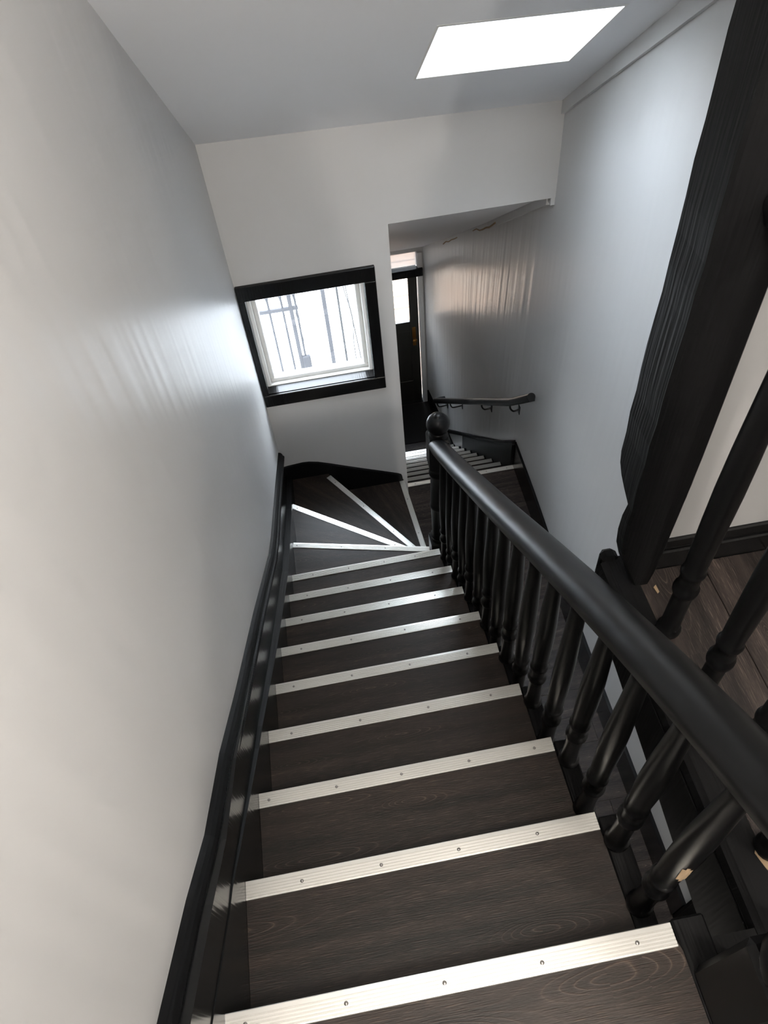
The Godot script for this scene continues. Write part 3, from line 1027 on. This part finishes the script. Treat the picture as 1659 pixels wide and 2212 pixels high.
func build_post() -> void:
	var st := mb()
	var r := RandomNumberGenerator.new()
	r.seed = 12
	# stacked sections: y, x0, x1, z back, z front
	var sec := [[0.0, 1.052, 1.093, -0.80, -0.756], [0.012, 1.045, 1.094, -0.805, -0.755], [0.05, 1.030, 1.098, -0.81, -0.754], [0.10, 1.010, 1.101, -0.81, -0.754], [0.16, 0.992, 1.103, -0.805, -0.754], [0.22, 0.984, 1.104, -0.80, -0.754], [0.28, 0.982, 1.106, -0.795, -0.754], [0.325, 0.985, 1.107, -0.79, -0.754], [0.345, 0.984, 1.108, -0.82, -0.754], [0.365, 0.983, 1.108, -0.845, -0.754], [0.39, 0.982, 1.109, -0.862, -0.754], [0.42, 0.982, 1.109, -0.870, -0.754]]
	var y := 0.48
	while y < 1.95:
		sec.append([y, 0.982 + r.randf_range(-0.0016, 0.0016), 1.110, -0.871 + r.randf_range(-0.0022, 0.0022), -0.754])
		y += 0.06
	var rings: Array = []
	for q in sec:
		var e := 0.006
		rings.append([Vector3(q[1] + e, q[0], q[4]), Vector3(q[2] - e, q[0], q[4]), Vector3(q[2], q[0], q[4] - e), Vector3(q[2], q[0], q[3] + e), Vector3(q[2] - e, q[0], q[3]), Vector3(q[1] + e, q[0], q[3]), Vector3(q[1], q[0], q[3] + e), Vector3(q[1], q[0], q[4] - e)])
	for i in rings.size() - 1:
		var ctr: Vector3 = (rings[i][0] + rings[i][4] + rings[i + 1][0] + rings[i + 1][4]) / 4.0
		for k in 8:
			var j := (k + 1) % 8
			var a: Vector3 = rings[i][k]
			var b: Vector3 = rings[i][j]
			var c: Vector3 = rings[i + 1][j]
			var d: Vector3 = rings[i + 1][k]
			quad(st, a, b, c, d, (a + b + c + d) / 4.0 - ctr)
	tag(obj("timber_post", st, M.worn), "rough black timber post with a notched foot at the hall edge", "post")

func build_wall_rail() -> void:
	var s := thing("wall_handrail", "short black handrail on brackets along the right wall of the lower flight", "handrail")
	var p1 := Vector3(1.695, -2.257, -3.785)
	var p2 := Vector3(1.562, -4.408, -6.2)
	var st := mb()
	sweep(st, [Vector3(1.695, -1.839, -3.374), Vector3(1.695, -2.06, -3.59), p1, p1.lerp(p2, 0.5), p1.lerp(p2, 0.97), p2], rail_outline(0.055, 0.06))
	obj("rail", st, M.rail, s)
	st = mb()
	sweep(st, [p2, p2 + Vector3(0.05, 0.0, -0.01), p2 + Vector3(0.135, 0.0, -0.01)], rail_outline(0.05, 0.05))
	obj("return", st, M.rail, s)
	for t in [0.01, 0.29, 0.72, 0.96]:
		var q: Vector3 = p1.lerp(p2, t) + Vector3(0, 0.02 * (1.0 if t == 0.0 else 0.0), 0)
		var xw := right_x(q.y - 0.1, q.z)
		st = mb()
		tube(st, smooth_path([q + Vector3(0, -0.028, 0), q + Vector3(0.004, -0.07, 0), q + Vector3(0.03, -0.105, 0), Vector3(xw - 0.012, q.y - 0.10, q.z), Vector3(xw, q.y - 0.10, q.z)], 4), 0.0075, 8)
		box(st, Vector3(xw - 0.006, q.y - 0.14, q.z - 0.018), Vector3(xw + 0.02, q.y - 0.06, q.z + 0.018), 0.002)
		obj("bracket", st, M.iron, s)

func build_outside() -> void:
	struct_box("ground", Vector3(-6.0, -3.0, -12.0), Vector3(0.69, -2.8, -3.88), M.terrace, "white glaring terrace outside the window", "ground")
	var st := mb()
	box(st, Vector3(-6.0, -5.4, -16.0), Vector3(9.0, -5.12, -7.05), 0.0)
	var g := obj("ground", st, M.paving)
	tag(g, "pale peach paving outside the front door", "ground", "structure")
	var x := -0.5
	while x < 4.0:
		var z := -7.3
		var w := 0.55
		while z > -11.0:
			st = mb()
			box(st, Vector3(x + 0.008, -5.13, z - w + 0.012), Vector3(x + 0.89, -5.09 - rng.randf() * 0.006, z - 0.012), 0.006)
			obj("paving_slab", st, M.peach if rng.randf() < 0.75 else M.paving, g)
			z -= w
			w = 0.30 if z < -8.2 else 0.55
		x += 0.9
	struct_box("added_canopy", Vector3(0.6, -2.62, -7.5), Vector3(1.8, -2.5, -7.03), M.worn, "unseen dark canopy added outside to cut daylight at the front door", "added canopy")  # unseen canopy, added to weaken daylight coming through the door glass
	# iron fence on the terrace
	var f := thing("iron_fence", "grey spear-topped iron fence outside the window", "fence", Vector3(0, -2.8, -5.2))
	for q in [[-0.27, 0.010], [-0.155, 0.010], [-0.038, 0.010], [0.076, 0.010], [0.192, 0.010]]:
		var b := mb()
		tube(b, [Vector3(q[0], 0, 0), Vector3(q[0] + 0.003, 0.8, 0)], q[1] * 0.95, 8)
		lathe(b, [[0.0095, 0.78], [0.0105, 0.80], [0.018, 0.82], [0.020, 0.835], [0.012, 0.86], [0.0, 0.92]], Vector3(q[0], 0, 0), 10)
		obj("bar", b, M.fence, f)
	var r := mb()
	box(r, Vector3(-0.5, 0.665, -0.012), Vector3(0.21, 0.70, 0.008), 0.003)
	obj("rail", r, M.fence, f)
	r = mb()
	box(r, Vector3(0.132, 0.0, -0.016), Vector3(0.166, 1.3, 0.016), 0.003)
	obj("post", r, M.fence, f)
	r = mb()
	box(r, Vector3(0.420, 0.0, -0.016), Vector3(0.456, 1.3, 0.016), 0.003)
	obj("post", r, M.fence, f)
	r = mb()
	box(r, Vector3(0.165, 0.01, -0.01), Vector3(0.235, 0.165, 0.03), 0.004)
	obj("latch_box", r, M.fence, f)
	var p := thing("downpipe", "thin dark pipe outside the right of the window", "pipe", Vector3(0.557, -2.8, -5.2))
	r = mb()
	tube(r, [Vector3(0.004, 0, 0), Vector3(0, 1.2, 0)], 0.010, 8)
	obj("tube", r, M.iron, p)
	r = mb()
	box(r, Vector3(-0.03, 0.0, -0.004), Vector3(-0.026, 1.2, 0.0), 0.0)
	obj("strap", r, M.fence, p)
	r = mb()
	tube(r, smooth_path([Vector3(0.648, -2.8, -5.2), Vector3(0.645, -2.55, -5.2), Vector3(0.66, -2.3, -5.2), Vector3(0.615, -1.98, -5.2), Vector3(0.60, -1.7, -5.2)], 5), 0.0045, 6)
	tag(obj("cable", r, M.iron), "thin dark cable hanging beside the pipe outside the window", "cable")
	r = mb()
	tube(r, [Vector3(0.235, -2.8, -5.15), Vector3(0.17, -1.95, -5.15), Vector3(0.14, -1.6, -5.15)], 0.003, 6)
	tag(obj("cable", r, M.fence), "thin grey wire slanting past the fence latch box", "cable")
	r = mb()
	tube(r, [Vector3(0.26, -2.8, -5.15), Vector3(0.185, -1.95, -5.15), Vector3(0.15, -1.6, -5.15)], 0.003, 6)
	tag(obj("cable", r, M.fence), "second grey wire slanting right of the fence latch box", "cable")
	# stick lying on the paving outside the door
	r = mb()
	tube(r, smooth_path([Vector3(1.1, -5.07, -8.6), Vector3(1.4, -5.07, -9.1), Vector3(1.62, -5.07, -9.6), Vector3(1.75, -5.07, -10.0)], 4), 0.022, 7)
	tag(obj("branch", r, M.bare), "bare branch lying on the paving outside the front door", "branch")

func build_lamp() -> void:
	ceiling_lamp(Vector3(0.62, 2.46, 0.5), 1.7, "round warm ceiling lamp over the head of the stairs")
	ceiling_lamp(Vector3(0.60, 2.46, 4.2), 9.0, "unseen round fill lamp for the far wall at the back of the upper hall")  # unseen fill light, kept to brighten the far wall
	ceiling_lamp(Vector3(2.2, 2.46, 0.9), 2.0, "unseen round fill lamp added over the floor right of the railing")  # unseen fill light, added to brighten the partition and the floor by it
	ceiling_lamp(Vector3(1.3, -0.15, 1.0), 2.2, "round ceiling lamp of the lower corridor under the upper floor")

func ceiling_lamp(at: Vector3, energy: float, label: String) -> void:
	var l := thing("ceiling_lamp", label, "lamp", at)
	var st := mb()
	lathe(st, [[0.0, 0.0], [0.13, 0.0], [0.13, -0.02], [0.12, -0.025]], Vector3.ZERO, 24)
	obj("base", st, M.white, l)
	st = mb()
	lathe(st, [[0.12, -0.02], [0.115, -0.05], [0.09, -0.08], [0.05, -0.098], [0.0, -0.104]], Vector3.ZERO, 24)
	obj("shade", st, M.lamp, l)
	var o := OmniLight3D.new()
	o.name = "lamp_light"
	o.light_color = Color(1.0, 0.965, 0.92)
	o.light_energy = energy
	o.light_size = 0.1
	o.omni_range = 14.0
	o.omni_attenuation = 2.0
	o.shadow_enabled = true
	o.position = Vector3(0, -0.21, 0)
	l.add_child(o)
